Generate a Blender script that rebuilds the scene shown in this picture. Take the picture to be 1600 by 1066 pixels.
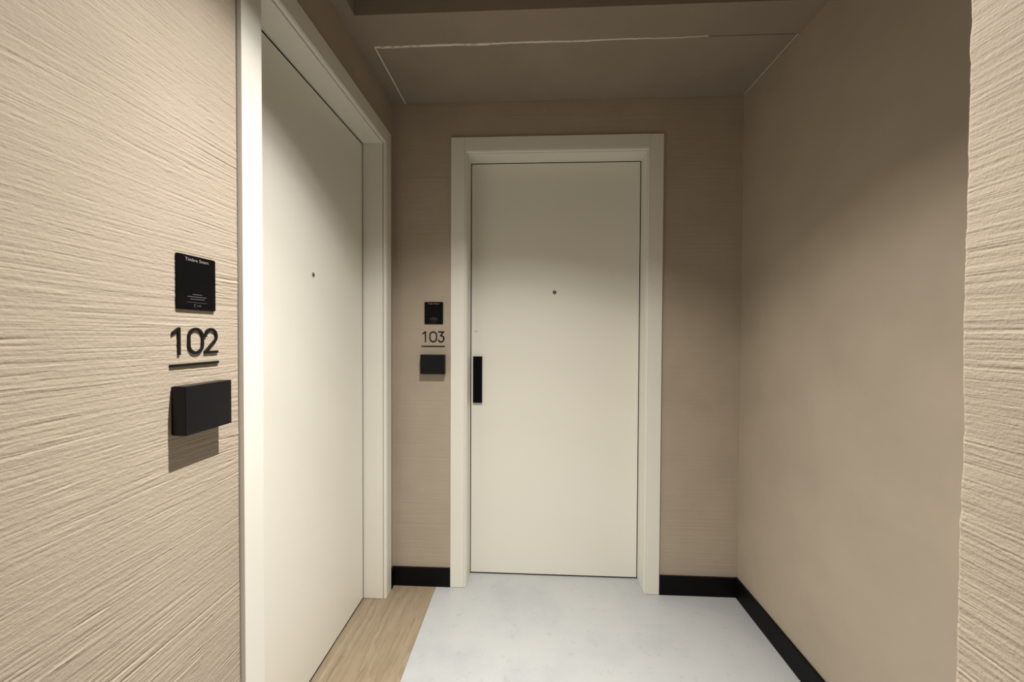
import bpy, bmesh, math, random
import numpy as np
from mathutils import Matrix, Vector

for o in list(bpy.data.objects):
    bpy.data.objects.remove(o)
scene = bpy.context.scene
COL = scene.collection

# ------------------------------------------------------------------ camera
YAW, PITCH, ROLL, CAM_H = 0.0486, -0.0171, 0.0048, 1.1956
cy_, sy_ = math.cos(YAW), math.sin(YAW)
F = Vector((-sy_, cy_, 0)); Rt = Vector((cy_, sy_, 0)); U = Vector((0, 0, 1))
F2 = F * math.cos(PITCH) + U * math.sin(PITCH)
U2 = U * math.cos(PITCH) - F * math.sin(PITCH)
R3 = Rt * math.cos(ROLL) + U2 * math.sin(ROLL)
U3 = U2 * math.cos(ROLL) - Rt * math.sin(ROLL)
cam_data = bpy.data.cameras.new('camera')
cam = bpy.data.objects.new('camera', cam_data)
COL.objects.link(cam)
m = Matrix.Identity(4)
for i in range(3):
    m[i][0] = R3[i]; m[i][1] = U3[i]; m[i][2] = -F2[i]
m[2][3] = CAM_H
cam.matrix_world = m
cam_data.sensor_width = 36
cam_data.lens = 36 * 615.2 / 1600
cam_data.clip_start = 0.02
scene.camera = cam

# ------------------------------------------------------------------ world, exposure
world = bpy.data.worlds.new('world'); scene.world = world
world.use_nodes = True
world.node_tree.nodes['Background'].inputs[0].default_value = (0.9, 0.8, 0.65, 1)
world.node_tree.nodes['Background'].inputs[1].default_value = 0.0
vs = scene.view_settings
vs.view_transform = 'Standard'; vs.look = 'None'; vs.gamma = 1.0; vs.use_curve_mapping = False
vs.exposure = 0.0

# ------------------------------------------------------------------ measures (metres; x right, y into the picture)
LWALL = -0.6545       # face of the left wall
BWALL = 1.8324        # face of the back wall
RWALL = 0.948         # face of the smooth right wall of the niche
PIER = 0.42           # face of the rough wall on the near right
PIER_Y = 0.4045        # its outer corner
CEIL = 2.271          # niche ceiling
HIGH = 2.34           # corridor ceiling
STEP_Y = 1.322        # where the niche ceiling begins
STEP_X = -0.603
END_Y = -2.6          # corridor end behind the camera
LAMP = (-0.07, 0.80, HIGH)
LAMP_POWER = 142
LAMP_COLOR = (1.0, 0.965, 0.91)

# ------------------------------------------------------------------ materials
def mat(name, color, rough=0.5, spec=0.5):
    M = bpy.data.materials.new(name); M.use_nodes = True
    b = M.node_tree.nodes['Principled BSDF']
    b.inputs['Base Color'].default_value = (*color, 1)
    b.inputs['Roughness'].default_value = rough
    b.inputs['Specular IOR Level'].default_value = spec
    return M

def N(M, t, **kw):
    n = M.node_tree.nodes.new(t)
    for k, v in kw.items():
        setattr(n, k, v)
    return n

def L(M, a, b):
    M.node_tree.links.new(a, b)

def mapped(M, scale):
    tc = N(M, 'ShaderNodeTexCoord'); mp = N(M, 'ShaderNodeMapping')
    mp.inputs['Scale'].default_value = scale
    L(M, tc.outputs['Object'], mp.inputs['Vector'])
    return mp.outputs['Vector']

def noise(M, vec, scale, detail=3, rough=0.55):
    n = N(M, 'ShaderNodeTexNoise')
    n.inputs['Scale'].default_value = scale
    n.inputs['Detail'].default_value = detail
    n.inputs['Roughness'].default_value = rough
    L(M, vec, n.inputs['Vector'])
    return n.outputs['Fac']

def ramp(M, fac, stops):
    r = N(M, 'ShaderNodeValToRGB')
    els = r.color_ramp.elements
    while len(els) < len(stops):
        els.new(0.5)
    for e, (p, c) in zip(els, stops):
        e.position = p; e.color = (*c, 1) if len(c) == 3 else c
    L(M, fac, r.inputs['Fac'])
    return r.outputs['Color']

def bump(M, height, strength, dist, prev=None):
    b = N(M, 'ShaderNodeBump')
    b.inputs['Strength'].default_value = strength
    b.inputs['Distance'].default_value = dist
    L(M, height, b.inputs['Height'])
    if prev is not None:
        L(M, prev, b.inputs['Normal'])
    return b.outputs['Normal']

def P(M):
    return M.node_tree.nodes['Principled BSDF']

WALL_C = (0.43, 0.364, 0.287)
def scaled(c, k):
    return tuple(x * k for x in c)

def combed(name, axis, stroke_bump, grit_bump, color=WALL_C):
    """taupe plaster combed with a trowel; strokes run along the given axis"""
    M = mat(name, color, 0.75, 0.25)
    s = {'y': (3, 3, 230), 'x': (2.5, 2.5, 130), 'none': (40, 40, 40)}[axis]
    v = mapped(M, s)
    a = noise(M, v, 1.0, 4, 0.6)
    g = noise(M, mapped(M, (1, 1, 1)), 420, 3, 0.6)
    n = bump(M, a, stroke_bump, 0.002)
    n = bump(M, g, grit_bump, 0.001, n)
    L(M, n, P(M).inputs['Normal'])
    big = noise(M, mapped(M, (1, 1, 1)), 5, 3)
    L(M, ramp(M, big, [(0.3, scaled(color, 0.95)), (0.7, scaled(color, 1.05))]), P(M).inputs['Base Color'])
    return M

M_PLASTER = combed('combed_plaster', 'y', 0.55, 0.5)
M_BACK = combed('fine_combed_plaster', 'x', 0.5, 0.15)
M_SMOOTH = combed('smooth_wall_paint', 'none', 0.02, 0.12)
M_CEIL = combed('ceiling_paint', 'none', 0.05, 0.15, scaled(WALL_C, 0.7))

M_DOOR = mat('door_lacquer', (0.845, 0.825, 0.745), 0.42, 0.4)
_n = noise(M_DOOR, mapped(M_DOOR, (1, 1, 1)), 260, 2)
L(M_DOOR, bump(M_DOOR, _n, 0.04, 0.001), P(M_DOOR).inputs['Normal'])
M_TRIM = mat('trim_lacquer', (0.80, 0.782, 0.71), 0.4, 0.4)
_n = noise(M_TRIM, mapped(M_TRIM, (1, 1, 1)), 200, 2)
L(M_TRIM, bump(M_TRIM, _n, 0.04, 0.001), P(M_TRIM).inputs['Normal'])
M_FILLER = mat('pale_filler', (0.78, 0.74, 0.64), 0.7, 0.3)
_n = noise(M_FILLER, mapped(M_FILLER, (1, 1, 1)), 90, 3)
L(M_FILLER, bump(M_FILLER, _n, 0.3, 0.002), P(M_FILLER).inputs['Normal'])

M_BLACK = mat('satin_black', (0.0055, 0.0055, 0.0065), 0.36, 0.22)
_n = noise(M_BLACK, mapped(M_BLACK, (1, 1, 1)), 900, 2)
L(M_BLACK, bump(M_BLACK, _n, 0.05, 0.0005), P(M_BLACK).inputs['Normal'])
M_BASE = mat('black_skirting', (0.0035, 0.0034, 0.0036), 0.5, 0.12)
_n = noise(M_BASE, mapped(M_BASE, (1, 1, 1)), 60, 2)
L(M_BASE, bump(M_BASE, _n, 0.04, 0.001), P(M_BASE).inputs['Normal'])
M_SEAL = mat('dark_seal', (0.012, 0.009, 0.007), 0.8, 0.1)
M_PLATE = mat('black_acrylic', (0.0025, 0.0025, 0.003), 0.4, 0.12)
M_PRINT = mat('grey_print', (0.33, 0.32, 0.31), 0.6, 0.3)
M_PRINT_DIM = mat('dim_grey_print', (0.14, 0.135, 0.13), 0.6, 0.3)
M_CHROME = mat('chrome', (0.75, 0.74, 0.72), 0.15, 0.5); P(M_CHROME).inputs['Metallic'].default_value = 1
M_BRONZE = mat('dark_bronze', (0.03, 0.02, 0.014), 0.35, 0.5)
M_LENS = mat('peephole_lens', (0.45, 0.42, 0.40), 0.08, 0.8)
M_SCUFF = mat('scuff', (0.60, 0.56, 0.47), 0.6, 0.3)
M_HOUSING = mat('white_lamp_housing', (0.8, 0.78, 0.74), 0.5, 0.4)
M_GLOW = mat('lamp_glow', (0.9, 0.9, 0.85), 0.5)
P(M_GLOW).inputs['Emission Color'].default_value = (1, 0.92, 0.78, 1)
P(M_GLOW).inputs['Emission Strength'].default_value = 3.0

# pale concrete-look vinyl
M_VINYL = mat('pale_concrete_vinyl', (0.62, 0.62, 0.60), 0.42, 0.4)
_v = mapped(M_VINYL, (1, 1, 1))
_a = noise(M_VINYL, _v, 3.2, 8, 0.62)
_b = noise(M_VINYL, _v, 22, 6, 0.7)
_c1 = ramp(M_VINYL, _a, [(0.34, (0.372, 0.384, 0.392)), (0.5, (0.415, 0.425, 0.426)), (0.68, (0.436, 0.442, 0.438))])
_c2 = ramp(M_VINYL, _b, [(0.30, (0.76, 0.76, 0.75)), (0.42, (1, 1, 1)), (0.62, (1, 1, 1)), (0.75, (1.06, 1.05, 1.03))])
_mx = N(M_VINYL, 'ShaderNodeMix', data_type='RGBA', blend_type='MULTIPLY')
_mx.inputs[0].default_value = 0.75
L(M_VINYL, _c1, _mx.inputs[6]); L(M_VINYL, _c2, _mx.inputs[7])
L(M_VINYL, _mx.outputs[2], P(M_VINYL).inputs['Base Color'])
L(M_VINYL, bump(M_VINYL, _b, 0.05, 0.002), P(M_VINYL).inputs['Normal'])

# oak-look plank, grain along y
M_OAK = mat('oak_plank', (0.46, 0.35, 0.21), 0.5, 0.35)
_w = noise(M_OAK, mapped(M_OAK, (5, 1.2, 1)), 2.2, 3)
_tc = N(M_OAK, 'ShaderNodeTexCoord')
_mp = N(M_OAK, 'ShaderNodeMapping'); _mp.inputs['Scale'].default_value = (62, 2.2, 1)
L(M_OAK, _tc.outputs['Object'], _mp.inputs['Vector'])
_vm = N(M_OAK, 'ShaderNodeVectorMath', operation='MULTIPLY_ADD')
_vm.inputs[1].default_value = (5, 5, 5)
L(M_OAK, _w, _vm.inputs[0]); L(M_OAK, _mp.outputs['Vector'], _vm.inputs[2])
_g = noise(M_OAK, _vm.outputs[0], 1.0, 5, 0.65)
_f = noise(M_OAK, mapped(M_OAK, (420, 9, 1)), 1.0, 3)
_c1 = ramp(M_OAK, _g, [(0.30, (0.205, 0.157, 0.10)), (0.47, (0.27, 0.213, 0.144)), (0.62, (0.305, 0.245, 0.17)), (0.72, (0.36, 0.298, 0.218))])
_c2 = ramp(M_OAK, _f, [(0.35, (0.90, 0.90, 0.90)), (0.6, (1.03, 1.03, 1.03))])
_mx = N(M_OAK, 'ShaderNodeMix', data_type='RGBA', blend_type='MULTIPLY')
_mx.inputs[0].default_value = 0.8
L(M_OAK, _c1, _mx.inputs[6]); L(M_OAK, _c2, _mx.inputs[7])
L(M_OAK, _mx.outputs[2], P(M_OAK).inputs['Base Color'])
L(M_OAK, bump(M_OAK, _f, 0.06, 0.001), P(M_OAK).inputs['Normal'])

# ------------------------------------------------------------------ mesh helpers
def link(name, me, material, parent=None):
    o = bpy.data.objects.new(name, me)
    if material is not None:
        me.materials.append(material)
    COL.objects.link(o)
    if parent is not None:
        o.parent = parent
    return o

def empty(name, loc=(0, 0, 0), parent=None):
    o = bpy.data.objects.new(name, None)
    o.empty_display_size = 0.05
    o.location = loc
    COL.objects.link(o)
    if parent is not None:
        o.parent = parent
    return o

def tag(o, label=None, category=None, group=None, kind=None):
    if label: o['label'] = label
    if category: o['category'] = category
    if group: o['group'] = group
    if kind: o['kind'] = kind
    return o

def add_box(bm, x0, x1, y0, y1, z0, z1, bevel=0.0, seg=2):
    t = bmesh.new()
    bmesh.ops.create_cube(t, size=1)
    for v in t.verts:
        v.co = Vector(((x0 + x1) / 2 + v.co.x * (x1 - x0), (y0 + y1) / 2 + v.co.y * (y1 - y0), (z0 + z1) / 2 + v.co.z * (z1 - z0)))
    if bevel:
        bmesh.ops.bevel(t, geom=list(t.edges), offset=bevel, segments=seg, affect='EDGES', profile=0.5)
    tmp = bpy.data.meshes.new('tmp'); t.to_mesh(tmp); t.free()
    bm.from_mesh(tmp); bpy.data.meshes.remove(tmp)

def finish(bm, name, material, parent=None, smooth=False):
    me = bpy.data.meshes.new(name)
    bmesh.ops.recalc_face_normals(bm, faces=bm.faces)
    bm.to_mesh(me); bm.free()
    if smooth:
        for p in me.polygons: p.use_smooth = True
    return link(name, me, material, parent)

def box(name, material, parent, *b, bevel=0.0):
    bm = bmesh.new(); add_box(bm, *b, bevel=bevel)
    return finish(bm, name, material, parent)

def boxes(name, material, parent, lst, bevel=0.0):
    bm = bmesh.new()
    for b in lst: add_box(bm, *b, bevel=bevel)
    return finish(bm, name, material, parent)

def prism(name, material, parent, outline, d0, d1, bevel=0.0, xf=None):
    """outline in the (u, v) plane, extruded from depth d0 (wall) to d1 (front); xf maps (u, v, d) to local"""
    bm = bmesh.new()
    f = [bm.verts.new((u, v, d1)) for u, v in outline]
    b = [bm.verts.new((u, v, d0)) for u, v in outline]
    n = len(outline)
    top = bm.faces.new(f); bm.faces.new(b[::-1])
    for i in range(n):
        bm.faces.new((f[i], b[i], b[(i + 1) % n], f[(i + 1) % n]))
    if bevel:
        bmesh.ops.bevel(bm, geom=list(top.edges), offset=bevel, segments=2, affect='EDGES', profile=0.5)
    for v in bm.verts:
        v.co = xf(v.co)
    return finish(bm, name, material, parent)

def rounded_rect(u0, u1, v0, v1, r, seg=5):
    pts = []
    for cx, cy, a0 in ((u1 - r, v1 - r, 0), (u0 + r, v1 - r, 90), (u0 + r, v0 + r, 180), (u1 - r, v0 + r, 270)):
        for k in range(seg + 1):
            a = math.radians(a0 + 90 * k / seg)
            pts.append((cx + r * math.cos(a), cy + r * math.sin(a)))
    return pts

def lathe(name, material, parent, profile, origin, axis, seg=28, smooth=True):
    """profile: (radius, distance out from the door); axis: 'x' or '-y' outward"""
    bm = bmesh.new()
    rings = []
    for r, d in profile:
        ring = []
        for k in range(seg):
            a = 2 * math.pi * k / seg
            c, s = r * math.cos(a), r * math.sin(a)
            p = (d, c, s) if axis == 'x' else ((c, -d, s) if axis == '-y' else (c, s, -d))
            ring.append(bm.verts.new((origin[0] + p[0], origin[1] + p[1], origin[2] + p[2])))
        rings.append(ring)
    for a, b in zip(rings, rings[1:]):
        for k in range(seg):
            bm.faces.new((a[k], a[(k + 1) % seg], b[(k + 1) % seg], b[k]))
    bm.faces.new(rings[0]); bm.faces.new(rings[-1])
    o = finish(bm, name, material, parent, smooth=smooth)
    return o

def stroke(points, w):
    """outline polygon of a mitred open stroke with flat ends"""
    pts = [Vector(p) for p in points]
    n = len(pts); left = []; right = []
    for i, p in enumerate(pts):
        if i == 0: d0 = d1 = (pts[1] - p).normalized()
        elif i == n - 1: d0 = d1 = (p - pts[i - 1]).normalized()
        else: d0 = (p - pts[i - 1]).normalized(); d1 = (pts[i + 1] - p).normalized()
        n0 = Vector((-d0.y, d0.x)); n1 = Vector((-d1.y, d1.x))
        mm = (n0 + n1).normalized()
        k = (w / 2) / max(0.35, mm.dot(n0))
        left.append(p + mm * k); right.append(p - mm * k)
    return [tuple(q) for q in left] + [tuple(q) for q in right[::-1]]

# ------------------------------------------------------------------ plaster relief (real displacement near the camera)
rng = np.random.default_rng(7)
def vnoise(u, v, seed):
    r = np.random.default_rng(seed)
    T = r.random((256, 256))
    iu = np.floor(u).astype(int); iv = np.floor(v).astype(int)
    fu = u - iu; fv = v - iv
    fu = fu * fu * (3 - 2 * fu); fv = fv * fv * (3 - 2 * fv)
    a = T[iu % 256, iv % 256]; b = T[(iu + 1) % 256, iv % 256]
    c = T[iu % 256, (iv + 1) % 256]; d = T[(iu + 1) % 256, (iv + 1) % 256]
    return (a * (1 - fu) + b * fu) * (1 - fv) + (c * (1 - fu) + d * fu) * fv

def relief(y, z, s=0, groove=1.0):
    """height of the combed plaster in metres, strokes along y"""
    warp = 0.014 * vnoise(y / 0.34, z / 0.20, s + 1) + 0.0022 * vnoise(y / 0.09, z / 0.05, s + 2)
    zz = z + warp
    brk = 0.25 * vnoise(y / 0.5, zz / 0.02, s + 3)
    h = 0.00050 * vnoise(y / 0.13 + brk * 9, zz / 0.0036, s + 4)
    h += 0.00062 * vnoise(y / 0.06 + brk * 20, zz / 0.0019, s + 5)
    h += 0.00018 * vnoise(y / 0.30, zz / 0.010, s + 6)
    g = vnoise(y / 0.10 + brk * 30, zz / 0.0034, s + 7)
    h -= 0.0016 * groove * np.clip((g - 0.80) / 0.2, 0, 1)
    g = vnoise(y / 0.07 + brk * 24, zz / 0.0030, s + 17)
    h += 0.0010 * groove * np.clip((g - 0.82) / 0.18, 0, 1)
    amp = 0.30 + 1.0 * vnoise(y / 0.20, z / 0.12, s + 8)
    h *= amp
    h += 0.00045 * vnoise(y / 0.0034, z / 0.0026, s + 9)
    return h

def grid_mesh(name, X, Y, Z, material, parent=None, flip=False):
    ny, nz = X.shape
    co = np.stack([X, Y, Z], -1).reshape(-1, 3).astype(np.float32)
    idx = np.arange(ny * nz).reshape(ny, nz)
    q = np.stack([idx[:-1, :-1], idx[1:, :-1], idx[1:, 1:], idx[:-1, 1:]], -1).reshape(-1, 4)
    if flip: q = q[:, ::-1]
    me = bpy.data.meshes.new(name)
    me.vertices.add(len(co)); me.vertices.foreach_set('co', co.ravel())
    me.loops.add(q.size); me.loops.foreach_set('vertex_index', q.ravel().astype(np.int32))
    me.polygons.add(len(q))
    me.polygons.foreach_set('loop_start', np.arange(0, q.size, 4, dtype=np.int32))
    me.polygons.foreach_set('loop_total', np.full(len(q), 4, dtype=np.int32))
    me.polygons.foreach_set('use_smooth', np.ones(len(q), dtype=bool))
    me.update(); me.validate()
    return link(name, me, material, parent)

# ------------------------------------------------------------------ setting: walls
# left wall: solid core + the combed plaster skin beside the near door
D2 = dict(near_out=0.8524, near_in=0.9158, far_in=1.7293, far_out=1.7838, face=-0.6442, leaf=-0.7494, top=2.1045, in_top=2.043, leaf_top=2.0304)
wl = boxes('wall_left', M_PLASTER, None, [
    (-0.90, LWALL - 0.004, END_Y, 0.45, 0, HIGH + 0.05),
    (-0.90, LWALL - 0.006, 0.45, 0.850, 0, HIGH + 0.05),
    (-0.90, LWALL, D2['near_out'] - 0.002, D2['far_out'] - 0.02, D2['top'] - 0.02, HIGH + 0.05),
    (-0.90, LWALL, D2['far_out'] - 0.02, BWALL + 0.2, 0, HIGH + 0.05)])
tag(wl, 'taupe plaster wall with combed strokes left of door 102', 'wall', kind='structure')
ys = np.arange(0.30, 0.8505, 0.0022); zs = np.arange(0.0, 2.28, 0.0013)
Yg, Zg = np.meshgrid(ys, zs, indexing='ij')
fade = np.clip((0.8505 - Yg) / 0.004, 0.0, 1) ** 0.5
Xg = LWALL + 0.0004 + relief(Yg, Zg, 10) * fade - 0.003 * (1 - fade)
grid_mesh('plaster_skin', Xg, Yg, Zg, M_PLASTER, wl)

# back wall with the opening of the far door
D3 = dict(l_out=-0.3749, l_in=-0.3106, r_in=0.5317, r_out=0.5934, face=1.8205, leaf=1.9386, leaf_l=-0.2956, leaf_r=0.5214, top=2.1045, in_top=2.043, leaf_top=2.030)
wb = boxes('wall_back', M_BACK, None, [
    (-0.90, D3['l_out'] + 0.02, BWALL, 2.10, 0, HIGH),
    (D3['r_out'] - 0.02, 1.15, BWALL, 2.10, 0, HIGH),
    (D3['l_out'] + 0.02, D3['r_out'] - 0.02, BWALL, 2.10, D3['top'] - 0.02, HIGH)])
tag(wb, 'taupe plaster wall around the facing door 103', 'wall', kind='structure')

wr = box('wall_right', M_SMOOTH, None, RWALL, 1.15, PIER_Y - 0.05, 2.10, 0, HIGH + 0.05)
tag(wr, 'smooth taupe wall on the right of the niche', 'wall', kind='structure')

# rough pier on the near right: core + combed skin wrapping its corner
wp = box('wall_front_right', M_PLASTER, None, PIER + 0.006, 1.15, END_Y, PIER_Y - 0.006, 0, HIGH + 0.05)
tag(wp, 'rough combed plaster wall end at the right edge', 'wall', kind='structure')
ts = np.concatenate([np.arange(-0.16, -0.012, 0.0016), np.linspace(-0.012, 0.012, 19), np.arange(0.016, 0.09, 0.006)])
zs = np.arange(0.45, 1.95, 0.0009)
Tg, Zg = np.meshgrid(ts, zs, indexing='ij')
hh = relief((Tg + 3.0) * 1.5, Zg * 1.35, 40, 0.45) * 0.62
lump = 0.0030 * (vnoise(Zg * 0 + 0.5, Zg / 0.11, 90) - 0.5) + 0.0014 * (vnoise(Zg * 0 + 0.5, Zg / 0.013, 91) - 0.5)
rr = 0.004
ang = np.clip(Tg / 0.024 + 0.5, 0, 1) * (math.pi / 2)       # 0 on the corridor face, 90 deg on the niche face
cxp = PIER + rr; cyp = PIER_Y - rr
Xs = np.where(Tg <= -0.012, PIER, np.where(Tg >= 0.012, PIER + rr + (Tg - 0.012), cxp - rr * np.cos(ang)))
Ys = np.where(Tg <= -0.012, cyp + (Tg + 0.012), np.where(Tg >= 0.012, PIER_Y, cyp + rr * np.sin(ang)))
near = np.exp(-(Tg / 0.03) ** 2)
Xs = Xs - hh * np.cos(ang) - lump * near * np.cos(ang) * 0.6
Ys = Ys + hh * np.sin(ang) * 0.8 + lump * near
grid_mesh('plaster_skin', Xs, Ys, Zg, M_PLASTER, wp, flip=True)

we = box('wall_end', M_SMOOTH, None, -0.90, 1.15, END_Y - 0.1, END_Y, 0, HIGH + 0.05)
tag(we, 'taupe wall closing the corridor behind the viewer', 'wall', kind='structure')

# ceiling: the low niche part with its left margin, and the higher corridor part
bm = bmesh.new()
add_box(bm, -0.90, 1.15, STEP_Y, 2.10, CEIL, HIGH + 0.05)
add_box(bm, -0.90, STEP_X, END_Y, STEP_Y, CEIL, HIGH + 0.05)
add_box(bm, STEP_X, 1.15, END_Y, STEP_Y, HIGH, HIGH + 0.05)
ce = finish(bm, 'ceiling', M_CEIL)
tag(ce, 'taupe painted ceiling stepping down over the niche', 'ceiling', kind='structure')

# the fixed panel in the niche ceiling
pan = empty('ceiling_panel', (0, 0, CEIL))
tag(pan, 'flat access panel with pale edge trims in the niche ceiling', 'panel')
PX0, PX1, PY0, PY1, PT = -0.5925, 0.9430, 1.466, 1.8300, 0.003
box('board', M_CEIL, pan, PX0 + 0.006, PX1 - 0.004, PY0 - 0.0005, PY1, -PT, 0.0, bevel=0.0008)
box('edge_trim', M_TRIM, pan, PX0 - 0.001, PX0 + 0.0045, PY0, PY1, -PT - 0.001, 0.0, bevel=0.0006)
box('edge_trim', M_TRIM, pan, PX1 - 0.0025, PX1, PY0, PY1 - 0.004, -PT - 0.0005, 0.0, bevel=0.0005)
# ragged bead of pale filler along the front edge, thinning to the right
rnd = random.Random(4)
bm = bmesh.new(); prev = None
n = 90
for i in range(n + 1):
    t = i / n
    x = PX0 + 0.002 + t * 1.22
    th = (0.0075 if t < 0.5 else max(0.0004, 0.0075 * (1 - (t - 0.5) / 0.5))) * (0.85 + 0.12 * math.sin(t * 41) + 0.12 * rnd.random()) * (1.0 if t < 0.35 else 0.7)
    y = PY0 - 0.002 + 0.0012 * math.sin(t * 23) + rnd.uniform(-0.0008, 0.0008)
    d = -PT + 0.0004 + rnd.uniform(-0.0003, 0.0003)
    ring = [bm.verts.new((x, y + 0.004, -0.0002)), bm.verts.new((x, y - 0.001, -0.0002)), bm.verts.new((x, y - 0.001, d)), bm.verts.new((x, y + th, d - 0.0010)), bm.verts.new((x, y + th + 0.001, d + 0.001))]
    if prev:
        for k in range(5):
            bm.faces.new((prev[k], prev[(k + 1) % 5], ring[(k + 1) % 5], ring[k]))
    else:
        bm.faces.new(ring)
    prev = ring
bm.faces.new(prev)
finish(bm, 'filler_bead', M_FILLER, pan)

# ------------------------------------------------------------------ setting: floor
fl = empty('floor')
tag(fl, 'floor of pale concrete-look vinyl with an oak strip at left', 'floor', kind='structure')
SPLIT = -0.4438
box('vinyl_sheet', M_VINYL, fl, SPLIT + 0.0006, 1.15, END_Y, 2.05, -0.02, 0)
def plank(x0, x1, y0, y1, dz=0.0):
    bm = bmesh.new()
    add_box(bm, x0 + 0.0004, x1 - 0.0004, y0 + 0.0004, y1 - 0.0004, -0.02, dz)
    bmesh.ops.bevel(bm, geom=[e for e in bm.edges if all(v.co.z > -0.01 for v in e.verts)], offset=0.0006, segments=1, affect='EDGES')
    return finish(bm, 'plank', M_OAK, fl)
plank(-0.695, SPLIT, 0.62, 1.90)
plank(-0.695, SPLIT, -0.66, 0.62)
plank(-0.695, SPLIT, END_Y, -0.66)
plank(-0.945, -0.695, 0.30, 1.90)
plank(-0.945, -0.695, END_Y, 0.30)

# ------------------------------------------------------------------ skirting
BH = 0.0877
bb = boxes('baseboard_back', M_BASE, None, [(LWALL, D3['l_out'] - 0.0005, BWALL - 0.012, BWALL, 0, BH)], bevel=0.001)
tag(bb, 'black skirting board between door 102 casing and door 103 casing', 'skirting', kind='structure')
bb = boxes('baseboard_back', M_BASE, None, [(D3['r_out'] + 0.0005, RWALL - 0.012, BWALL - 0.012, BWALL, 0, BH)], bevel=0.001)
tag(bb, 'black skirting board right of door 103', 'skirting', kind='structure')
bb = boxes('baseboard_right', M_BASE, None, [(RWALL - 0.012, RWALL, PIER_Y + 0.003, BWALL, 0, BH + 0.001)], bevel=0.001)
tag(bb, 'long black skirting board along the smooth right wall', 'skirting', kind='structure')
bb = boxes('baseboard_left', M_BASE, None, [(LWALL, LWALL + 0.011, D2['far_out'] + 0.001, BWALL - 0.0125, 0, BH)], bevel=0.001)
tag(bb, 'stub of black skirting in the corner beside door 102', 'skirting', kind='structure')

# ------------------------------------------------------------------ doors
# a door is built in local axes: u along the wall, w outwards (towards the room), z up
def door_part(name, material, parent, polys, conv, bevel=0.0):
    """polys: list of (u0,u1,w0,w1,z0,z1)"""
    bm = bmesh.new()
    for b in polys: add_box(bm, *b, bevel=bevel)
    for v in bm.verts: v.co = conv(v.co)
    return finish(bm, name, material, parent)

def sweep_profile(name, material, parent, prof, a, b, conv):
    """prof: closed polygon of (across, w); a, b: functions giving (u, z) of each end for an 'across' value"""
    bm = bmesh.new()
    A = []; B = []
    for c, w in prof:
        u, z = a(c); A.append(bm.verts.new(conv(Vector((u, w, z)))))
        u, z = b(c); B.append(bm.verts.new(conv(Vector((u, w, z)))))
    n = len(prof)
    for i in range(n):
        bm.faces.new((A[i], A[(i + 1) % n], B[(i + 1) % n], B[i]))
    bm.faces.new(A); bm.faces.new(B[::-1])
    return finish(bm, name, material, parent)

def door_frame(root, conv, o0, i0, i1, o1, top, itop, j0, j1, jtop, wleaf, wback, leaf_box, leaf_top):
    """casing (three boards), stepped bead and jambs; w = 0 is the casing face"""
    T = 0.0135
    # casing boards: both uprights run full height, the head sits between them
    eps = 0.0004
    door_part('casing', M_TRIM, root, [(o0, i0, -T, 0, 0.0015, top)], conv, 0.0008)
    door_part('casing', M_TRIM, root, [(i1, o1, -T, 0, 0.0015, top - 0.0008)], conv, 0.0008)
    door_part('casing', M_TRIM, root, [(i0 + eps, i1 - eps, -T, 0, itop, top)], conv, 0.0008)
    # bead: rounded step from the casing edge down to the jamb (across = distance from the casing edge into the opening)
    for side in range(3):
        depth = (j0 - i0, i1 - j1, itop - jtop)[side]
        bw = min(0.0095, depth * 0.85)
        prof = [(0.0004, -0.0145), (0.0004, -0.0022), (0.0010, -0.0016), (bw * 0.45, -0.0020), (bw * 0.8, -0.0040), (bw, -0.0075), (bw, -0.0115), (bw * 0.75, -0.0140)]
        if side == 0:
            a = lambda c: (i0 + c, 0.0015); b = lambda c: (i0 + c, itop - c)
        elif side == 1:
            a = lambda c: (i1 - c, 0.0015); b = lambda c: (i1 - c, itop - c)
        else:
            a = lambda c: (i0 + c, itop - c); b = lambda c: (i1 - c, itop - c)
        sweep_profile('bead', M_TRIM, root, prof, a, b, conv)
    # jambs reach from behind the bead past the leaf
    door_part('jamb', M_TRIM, root, [(i0 - 0.03, j0, wback, -0.0163, 0.0015, jtop)], conv, 0.0006)
    door_part('jamb', M_TRIM, root, [(j1, i1 + 0.03, wback, -0.0163, 0.0015, jtop)], conv, 0.0006)
    door_part('jamb', M_TRIM, root, [(i0 - 0.03, i1 + 0.03, wback, -0.0163, jtop + 0.0002, itop + 0.03)], conv, 0.0006)
    g0, g1, gz = leaf_box
    s = wleaf - 0.0010
    door_part('seal', M_SEAL, root, [(j0 - 0.001, g0 + 0.002, s - 0.02, s, 0.001, jtop), (g1 - 0.002, j1 + 0.001, s - 0.02, s, 0.001, jtop), (j0, j1, s - 0.02, s, leaf_top - 0.002, jtop + 0.001), (j0, j1, s - 0.02, s, 0.0002, gz + 0.002)], conv)
    # rebate stop behind the leaf closes the gap
    s = wleaf - 0.046
    door_part('door_stop', M_BASE, root, [(j0 - 0.001, j0 + 0.02, s - 0.012, s, 0.002, jtop), (j1 - 0.02, j1 + 0.001, s - 0.012, s, 0.002, jtop), (j0, j1, s - 0.012, s, jtop - 0.02, jtop + 0.001), (j0, j1, s - 0.012, s, 0.0005, 0.02)], conv)

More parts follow.
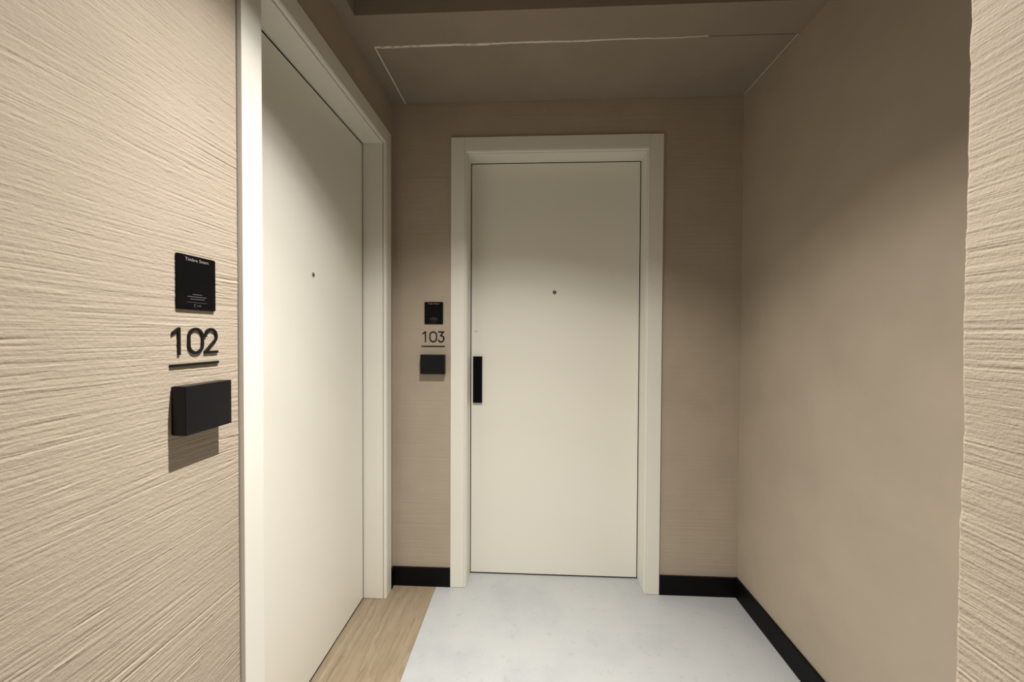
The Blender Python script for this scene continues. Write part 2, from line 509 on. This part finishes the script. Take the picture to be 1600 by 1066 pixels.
# door 102 in the left wall: u = y, w -> +x
d2 = empty('door_1', (D2['face'], 0, 0))
tag(d2, 'cream flush door 102 in the left wall seen at a steep angle', 'door', kind='structure')
conv2 = lambda c: Vector((c.y, c.x, c.z))
WL2 = D2['leaf'] - D2['face']
door_frame(d2, conv2, D2['near_out'], D2['near_in'], D2['far_in'], D2['far_out'], D2['top'], D2['in_top'], 0.9268, 1.7228, 2.0365, WL2, -0.21, (0.9298, 1.7165, 0.0075), D2['leaf_top'])
leaf2 = door_part('door_leaf', M_DOOR, d2, [(0.9298, 1.7165, WL2 - 0.045, WL2, 0.0075, D2['leaf_top'])], conv2, 0.001)

# door 103 in the back wall: u = x, w -> -y
d3 = empty('door_2', (0, D3['face'], 0))
tag(d3, 'cream flush door 103 facing the viewer in the back wall', 'door', kind='structure')
conv3 = lambda c: Vector((c.x, -c.y, c.z))
WL3 = D3['face'] - D3['leaf']
door_frame(d3, conv3, D3['l_out'], D3['l_in'], D3['r_in'], D3['r_out'], D3['top'], D3['in_top'], -0.2992, 0.5252, 2.0336, WL3, -0.22, (D3['leaf_l'], D3['leaf_r'], 0.006), D3['leaf_top'])
leaf3 = door_part('door_leaf', M_DOOR, d3, [(D3['leaf_l'], D3['leaf_r'], WL3 - 0.045, WL3, 0.006, D3['leaf_top'])], conv3, 0.001)

# peepholes
lathe('peephole', M_CHROME, leaf2, [(0.0085, -0.001), (0.0085, 0.0016), (0.0075, 0.0024), (0.0052, 0.0024), (0.0046, 0.0008), (0.0, 0.0004)][:5], (WL2, 1.3204, 1.3966), 'x')
lathe('peephole_lens', M_BRONZE, leaf2, [(0.0046, 0.0006), (0.0036, 0.0017), (0.0018, 0.0023), (0.0004, 0.0025)], (WL2, 1.3204, 1.3966), 'x', 20)
lathe('peephole', M_BRONZE, leaf3, [(0.0088, -0.001), (0.0088, 0.0014), (0.0078, 0.0022), (0.0040, 0.0022), (0.0036, 0.0010)], (0.1131, -WL3, 1.4017), '-y')
lathe('peephole_lens', M_LENS, leaf3, [(0.0036, 0.0008), (0.0028, 0.0018), (0.0014, 0.0023), (0.0003, 0.0024)], (0.1131, -WL3, 1.4017), '-y', 20)

# black slab handle of door 103 (plate against the leaf, grip standing off it)
h = door_part('door_handle', M_PLATE, leaf3, [(-0.2856, -0.2408, WL3 + 0.0005, WL3 + 0.011, 0.8565, 1.0855)], conv3, 0.0008)
tag(h, 'flat black vertical door handle')
door_part('handle_fixing', M_BLACK, leaf3, [(-0.281, -0.2455, WL3 - 0.001, WL3 + 0.0006, 0.8615, 1.0805)], conv3)
prism('scuff_mark', M_SCUFF, leaf3, [(-0.2800, 1.2050), (-0.2690, 1.2060), (-0.2655, 1.2110), (-0.2700, 1.2130), (-0.2770, 1.2125), (-0.2810, 1.2095)], 0.0, 0.00015, 0, lambda c: Vector((c.x, -(WL3 + c.z), c.y)))

# ------------------------------------------------------------------ wall fittings: number, doorbell plate and box beside each door
# fittings are drawn as seen from the room: u to the right, v up, d out of the wall
def font_mesh(text, size, sx=1.0):
    cu = bpy.data.curves.new('lettering', 'FONT')
    cu.body = text; cu.size = size; cu.align_x = 'CENTER'; cu.extrude = 0.0; cu.resolution_u = 3
    cu.space_character = 1.08
    o = bpy.data.objects.new('lettering_tmp', cu); COL.objects.link(o)
    bpy.context.view_layer.update()
    dg = bpy.context.evaluated_depsgraph_get()
    me = bpy.data.meshes.new_from_object(o.evaluated_get(dg))
    bpy.data.objects.remove(o); bpy.data.curves.remove(cu)
    for v in me.vertices: v.co.x *= sx
    return me

def put_text(name, text, size, u, v, d, material, parent, xf, sx=1.0):
    me = font_mesh(text, size, sx)
    for vv in me.vertices:
        vv.co = xf(Vector((vv.co.x + u, vv.co.y + v, d)))
    me.materials.clear()
    return link(name, me, material, parent)

def marks(name, material, parent, rows, d, xf):
    """rows of tiny illegible print: (u0, u1, v, height)"""
    r = random.Random(11); bm = bmesh.new()
    for u0, u1, v, hgt in rows:
        u = u0
        while u < u1:
            w = min(r.uniform(0.0012, 0.0042), u1 - u)
            if w > 0.0004:
                q = [bm.verts.new(xf(Vector(p))) for p in ((u, v, d), (u + w, v, d), (u + w, v + hgt, d), (u, v + hgt, d))]
                bm.faces.new(q)
            u += w + 0.0005
    me = bpy.data.meshes.new(name); bm.to_mesh(me); bm.free()
    return link(name, me, material, parent)

def bell_plate(root, xf):
    W2, H = 0.0439, 0.1036
    prism('plate', M_PLATE, root, rounded_rect(-W2, W2, 0, H, 0.0025), 0, 0.0038, 0.0005, xf)
    put_text('heading', 'Timbre Smart', 0.0088, 0.0, 0.0928, 0.0040, M_PRINT, root, xf, 1.0)
    marks('fine_print', M_PRINT_DIM, root, [(-0.0105, 0.0110, 0.0292, 0.0011), (-0.0225, 0.0215, 0.0247, 0.0011), (-0.0160, 0.0165, 0.0203, 0.0011)], 0.0040, xf)
    prism('rule', M_PRINT_DIM, root, [(-0.023, 0.0142), (0.022, 0.0142), (0.022, 0.0146), (-0.023, 0.0146)], 0.0036, 0.0040, 0, xf)
    arc = [(-0.0052 + 0.0026 * math.cos(a), 0.0085 + 0.0026 * math.sin(a)) for a in [math.radians(50 + k * 22) for k in range(12)]]
    prism('logo', M_PRINT_DIM, root, stroke(arc, 0.0007), 0.0036, 0.0040, 0, xf)
    put_text('logo_text', 'web', 0.0052, 0.0032, 0.0068, 0.0040, M_PRINT_DIM, root, xf, 1.0)

def arc_pts(cx, cy, rx, ry, a0, a1, n):
    return [(cx + rx * math.cos(math.radians(a0 + (a1 - a0) * k / n)), cy + ry * math.sin(math.radians(a0 + (a1 - a0) * k / n))) for k in range(n + 1)]

SW = 0.0054          # stroke width of the numerals
def digit_zero(u, H):
    w = 0.0365; r = w / 2
    def ring(rad):
        return arc_pts(u, H - r, rad, rad, 0, 180, 14) + arc_pts(u, r, rad, rad, 180, 360, 14)
    return ring(r), ring(r - SW)

def number_sign(root, xf, last):
    H = 0.0515; D = 0.0029; z0 = 0.0215
    up = lambda pts: [(a, b + z0) for a, b in pts]
    # underline
    prism('underline', M_BLACK, root, [(-0.0555, 0), (0.0555, 0), (0.0555, 0.0049), (-0.0555, 0.0049)], 0, D, 0.0004, xf)
    prism('digit', M_BLACK, root, up([(-0.0393, 0), (-0.0339, 0), (-0.0339, H), (-0.0383, H), (-0.0515, H - 0.0095), (-0.0515, H - 0.0155), (-0.0393, H - 0.0072)]), 0, D, 0.0004, xf)
    # zero: ring with a hole
    outer, inner = digit_zero(0.0, H)
    bm = bmesh.new(); n = len(outer)
    vs_ = [[bm.verts.new(xf(Vector((p[0], p[1] + z0, d)))) for p in ring] for ring, d in ((outer, D), (inner, D), (inner, 0), (outer, 0))]
    for k in range(4):
        A, B = vs_[k], vs_[(k + 1) % 4]
        for i in range(n):
            bm.faces.new((A[i], A[(i + 1) % n], B[(i + 1) % n], B[i]))
    finish(bm, 'digit', M_BLACK, root)
    c = 0.0370
    hs = SW / 2
    if last == '2':
        r = 0.0165 - hs
        pts = arc_pts(c - 0.0005, H - hs - r, r, r, 188, -38, 18)
        outline_a = stroke(pts + [(c - 0.0146, hs + 0.0006)], SW)
        two = prism('digit', M_BLACK, root, up(outline_a), 0, D, 0.0003, xf)
        foot = prism('digit', M_BLACK, root, up([(c - 0.0178, 0), (c + 0.0170, 0), (c + 0.0170, SW), (c - 0.0178, SW)]), 0, D - 0.0001, 0.0003, xf)
        merge(two, foot)
    else:
        r = 0.0165 - hs
        mid = 2 * r + hs
        pts = [(c - 0.0140, H - hs), (c + 0.0118, H - hs), (c - 0.0022, mid + 0.0015)]
        top = stroke(pts, SW)
        bowl = arc_pts(c, hs + r, r, r * 1.06, 108, -162, 20)
        three = prism('digit', M_BLACK, root, up(top), 0, D, 0.0003, xf)
        rest = prism('digit', M_BLACK, root, up(stroke(bowl, SW)), 0, D - 0.0001, 0.0003, xf)
        merge(three, rest)

def merge(a, b):
    bm = bmesh.new(); bm.from_mesh(a.data); bm.from_mesh(b.data); bm.to_mesh(a.data); bm.free()
    me = b.data; bpy.data.objects.remove(b); bpy.data.meshes.remove(me)

def wall_box(root, xf, W2):
    H, D = 0.0903, 0.0285
    prism('back_plate', M_BLACK, root, rounded_rect(-W2 + 0.001, W2 - 0.001, 0.001, H - 0.001, 0.001, 2), 0, 0.004, 0, xf)
    prism('cover', M_BLACK, root, rounded_rect(-W2, W2, 0, H, 0.0008, 2), 0.0035, D, 0.0009, xf)

# beside door 102: seen from the room the wall runs to the right with increasing y
xfL = lambda c: Vector((c.z, c.x, c.y))
SKIN = LWALL + 0.0012
o = empty('doorbell_plate', (SKIN, 0.7374, 1.2395)); bell_plate(o, xfL)
tag(o, 'black doorbell plate on the rough left wall beside the steep left door', 'doorbell')
o = empty('room_number', (SKIN, 0.7352, 1.1325)); number_sign(o, xfL, '2')
tag(o, 'black room number reading 102 on the rough left wall', 'room number')
o = empty('wall_box', (SKIN, 0.7368, 1.0075)); wall_box(o, xfL, 0.0545)
tag(o, 'black wall box jutting from the rough left wall, seen obliquely', 'wall box')

# beside door 103
xfB = lambda c: Vector((c.x, -c.z, c.y))
o = empty('doorbell_plate', (-0.4573, BWALL, 1.2416)); bell_plate(o, xfB)
tag(o, 'small black doorbell plate on the back wall left of the facing door', 'doorbell')
o = empty('room_number', (-0.4600, BWALL, 1.1350)); number_sign(o, xfB, '3')
tag(o, 'black room number reading 103 on the back wall', 'room number')
o = empty('wall_box', (-0.4573, BWALL, 1.0085)); wall_box(o, xfB, 0.0572)
tag(o, 'black wall box on the back wall left of the facing door', 'wall box')

# ------------------------------------------------------------------ downlights (niche lamp plus added fill lamp, in the high ceiling above the frame)
def downlight(x, y, power, label):
    t = empty('ceiling_downlight', (x, y, HIGH))
    tag(t, label, 'ceiling light', 'recessed downlights in the corridor ceiling')
    lathe('trim_ring', M_HOUSING, t, [(0.048, 0.0), (0.048, 0.003), (0.040, 0.004), (0.036, 0.0)], (0, 0, 0), 'z', 32)
    lathe('lens', M_GLOW, t, [(0.034, -0.001), (0.034, 0.0012), (0.020, 0.0018), (0.001, 0.002)], (0, 0, 0), 'z', 28)
    ld = bpy.data.lights.new('lamp', 'SPOT')
    ld.energy = power; ld.color = LAMP_COLOR
    ld.spot_size = math.radians(SPOT_DEG); ld.spot_blend = SPOT_BLEND
    ld.shadow_soft_size = 0.012
    # beam profile of the reflector: strongest straight down, fading out between 38 and 57 degrees
    ld.use_nodes = True
    nt = ld.node_tree
    em = next(n for n in nt.nodes if n.type == 'EMISSION')
    tc = nt.nodes.new('ShaderNodeTexCoord'); sp = nt.nodes.new('ShaderNodeSeparateXYZ')
    ab = nt.nodes.new('ShaderNodeMath'); ab.operation = 'ABSOLUTE'
    rp = nt.nodes.new('ShaderNodeValToRGB'); rp.color_ramp.interpolation = 'LINEAR'
    els = rp.color_ramp.elements
    while len(els) < len(BEAM): els.new(0.5)
    for e, (deg, val) in zip(els, sorted(BEAM, key=lambda q: -q[0])):
        e.position = math.cos(math.radians(deg)); q = val / BEAM[0][1]; e.color = (q, q, q, 1)
    mu = nt.nodes.new('ShaderNodeMath'); mu.operation = 'MULTIPLY'; mu.inputs[1].default_value = BEAM[0][1]
    nt.links.new(tc.outputs['Normal'], sp.inputs[0]); nt.links.new(sp.outputs['Z'], ab.inputs[0])
    nt.links.new(ab.outputs[0], rp.inputs[0]); nt.links.new(rp.outputs[0], mu.inputs[0])
    nt.links.new(mu.outputs[0], em.inputs['Strength'])
    lo = bpy.data.objects.new('lamp', ld); COL.objects.link(lo)
    lo.parent = t; lo.location = (0, 0, -0.018)
    return t
SPOT_DEG, SPOT_BLEND = 122, 0.05
BEAM = [(0, 2.9), (12, 2.5), (20, 1.95), (29, 1.15), (36, 0.72), (42, 0.45), (47, 0.30), (50, 0.20), (53, 0.08), (57, 0.0)]
downlight(LAMP[0], LAMP[1], LAMP_POWER, 'round recessed ceiling downlight just in front of the niche')
downlight(LAMP[0], LAMP[1] - 2.1, LAMP_POWER * 0.35, 'added fill downlight, unseen, farther back in the corridor')  # assumed lamp behind the camera, added for extra fill light
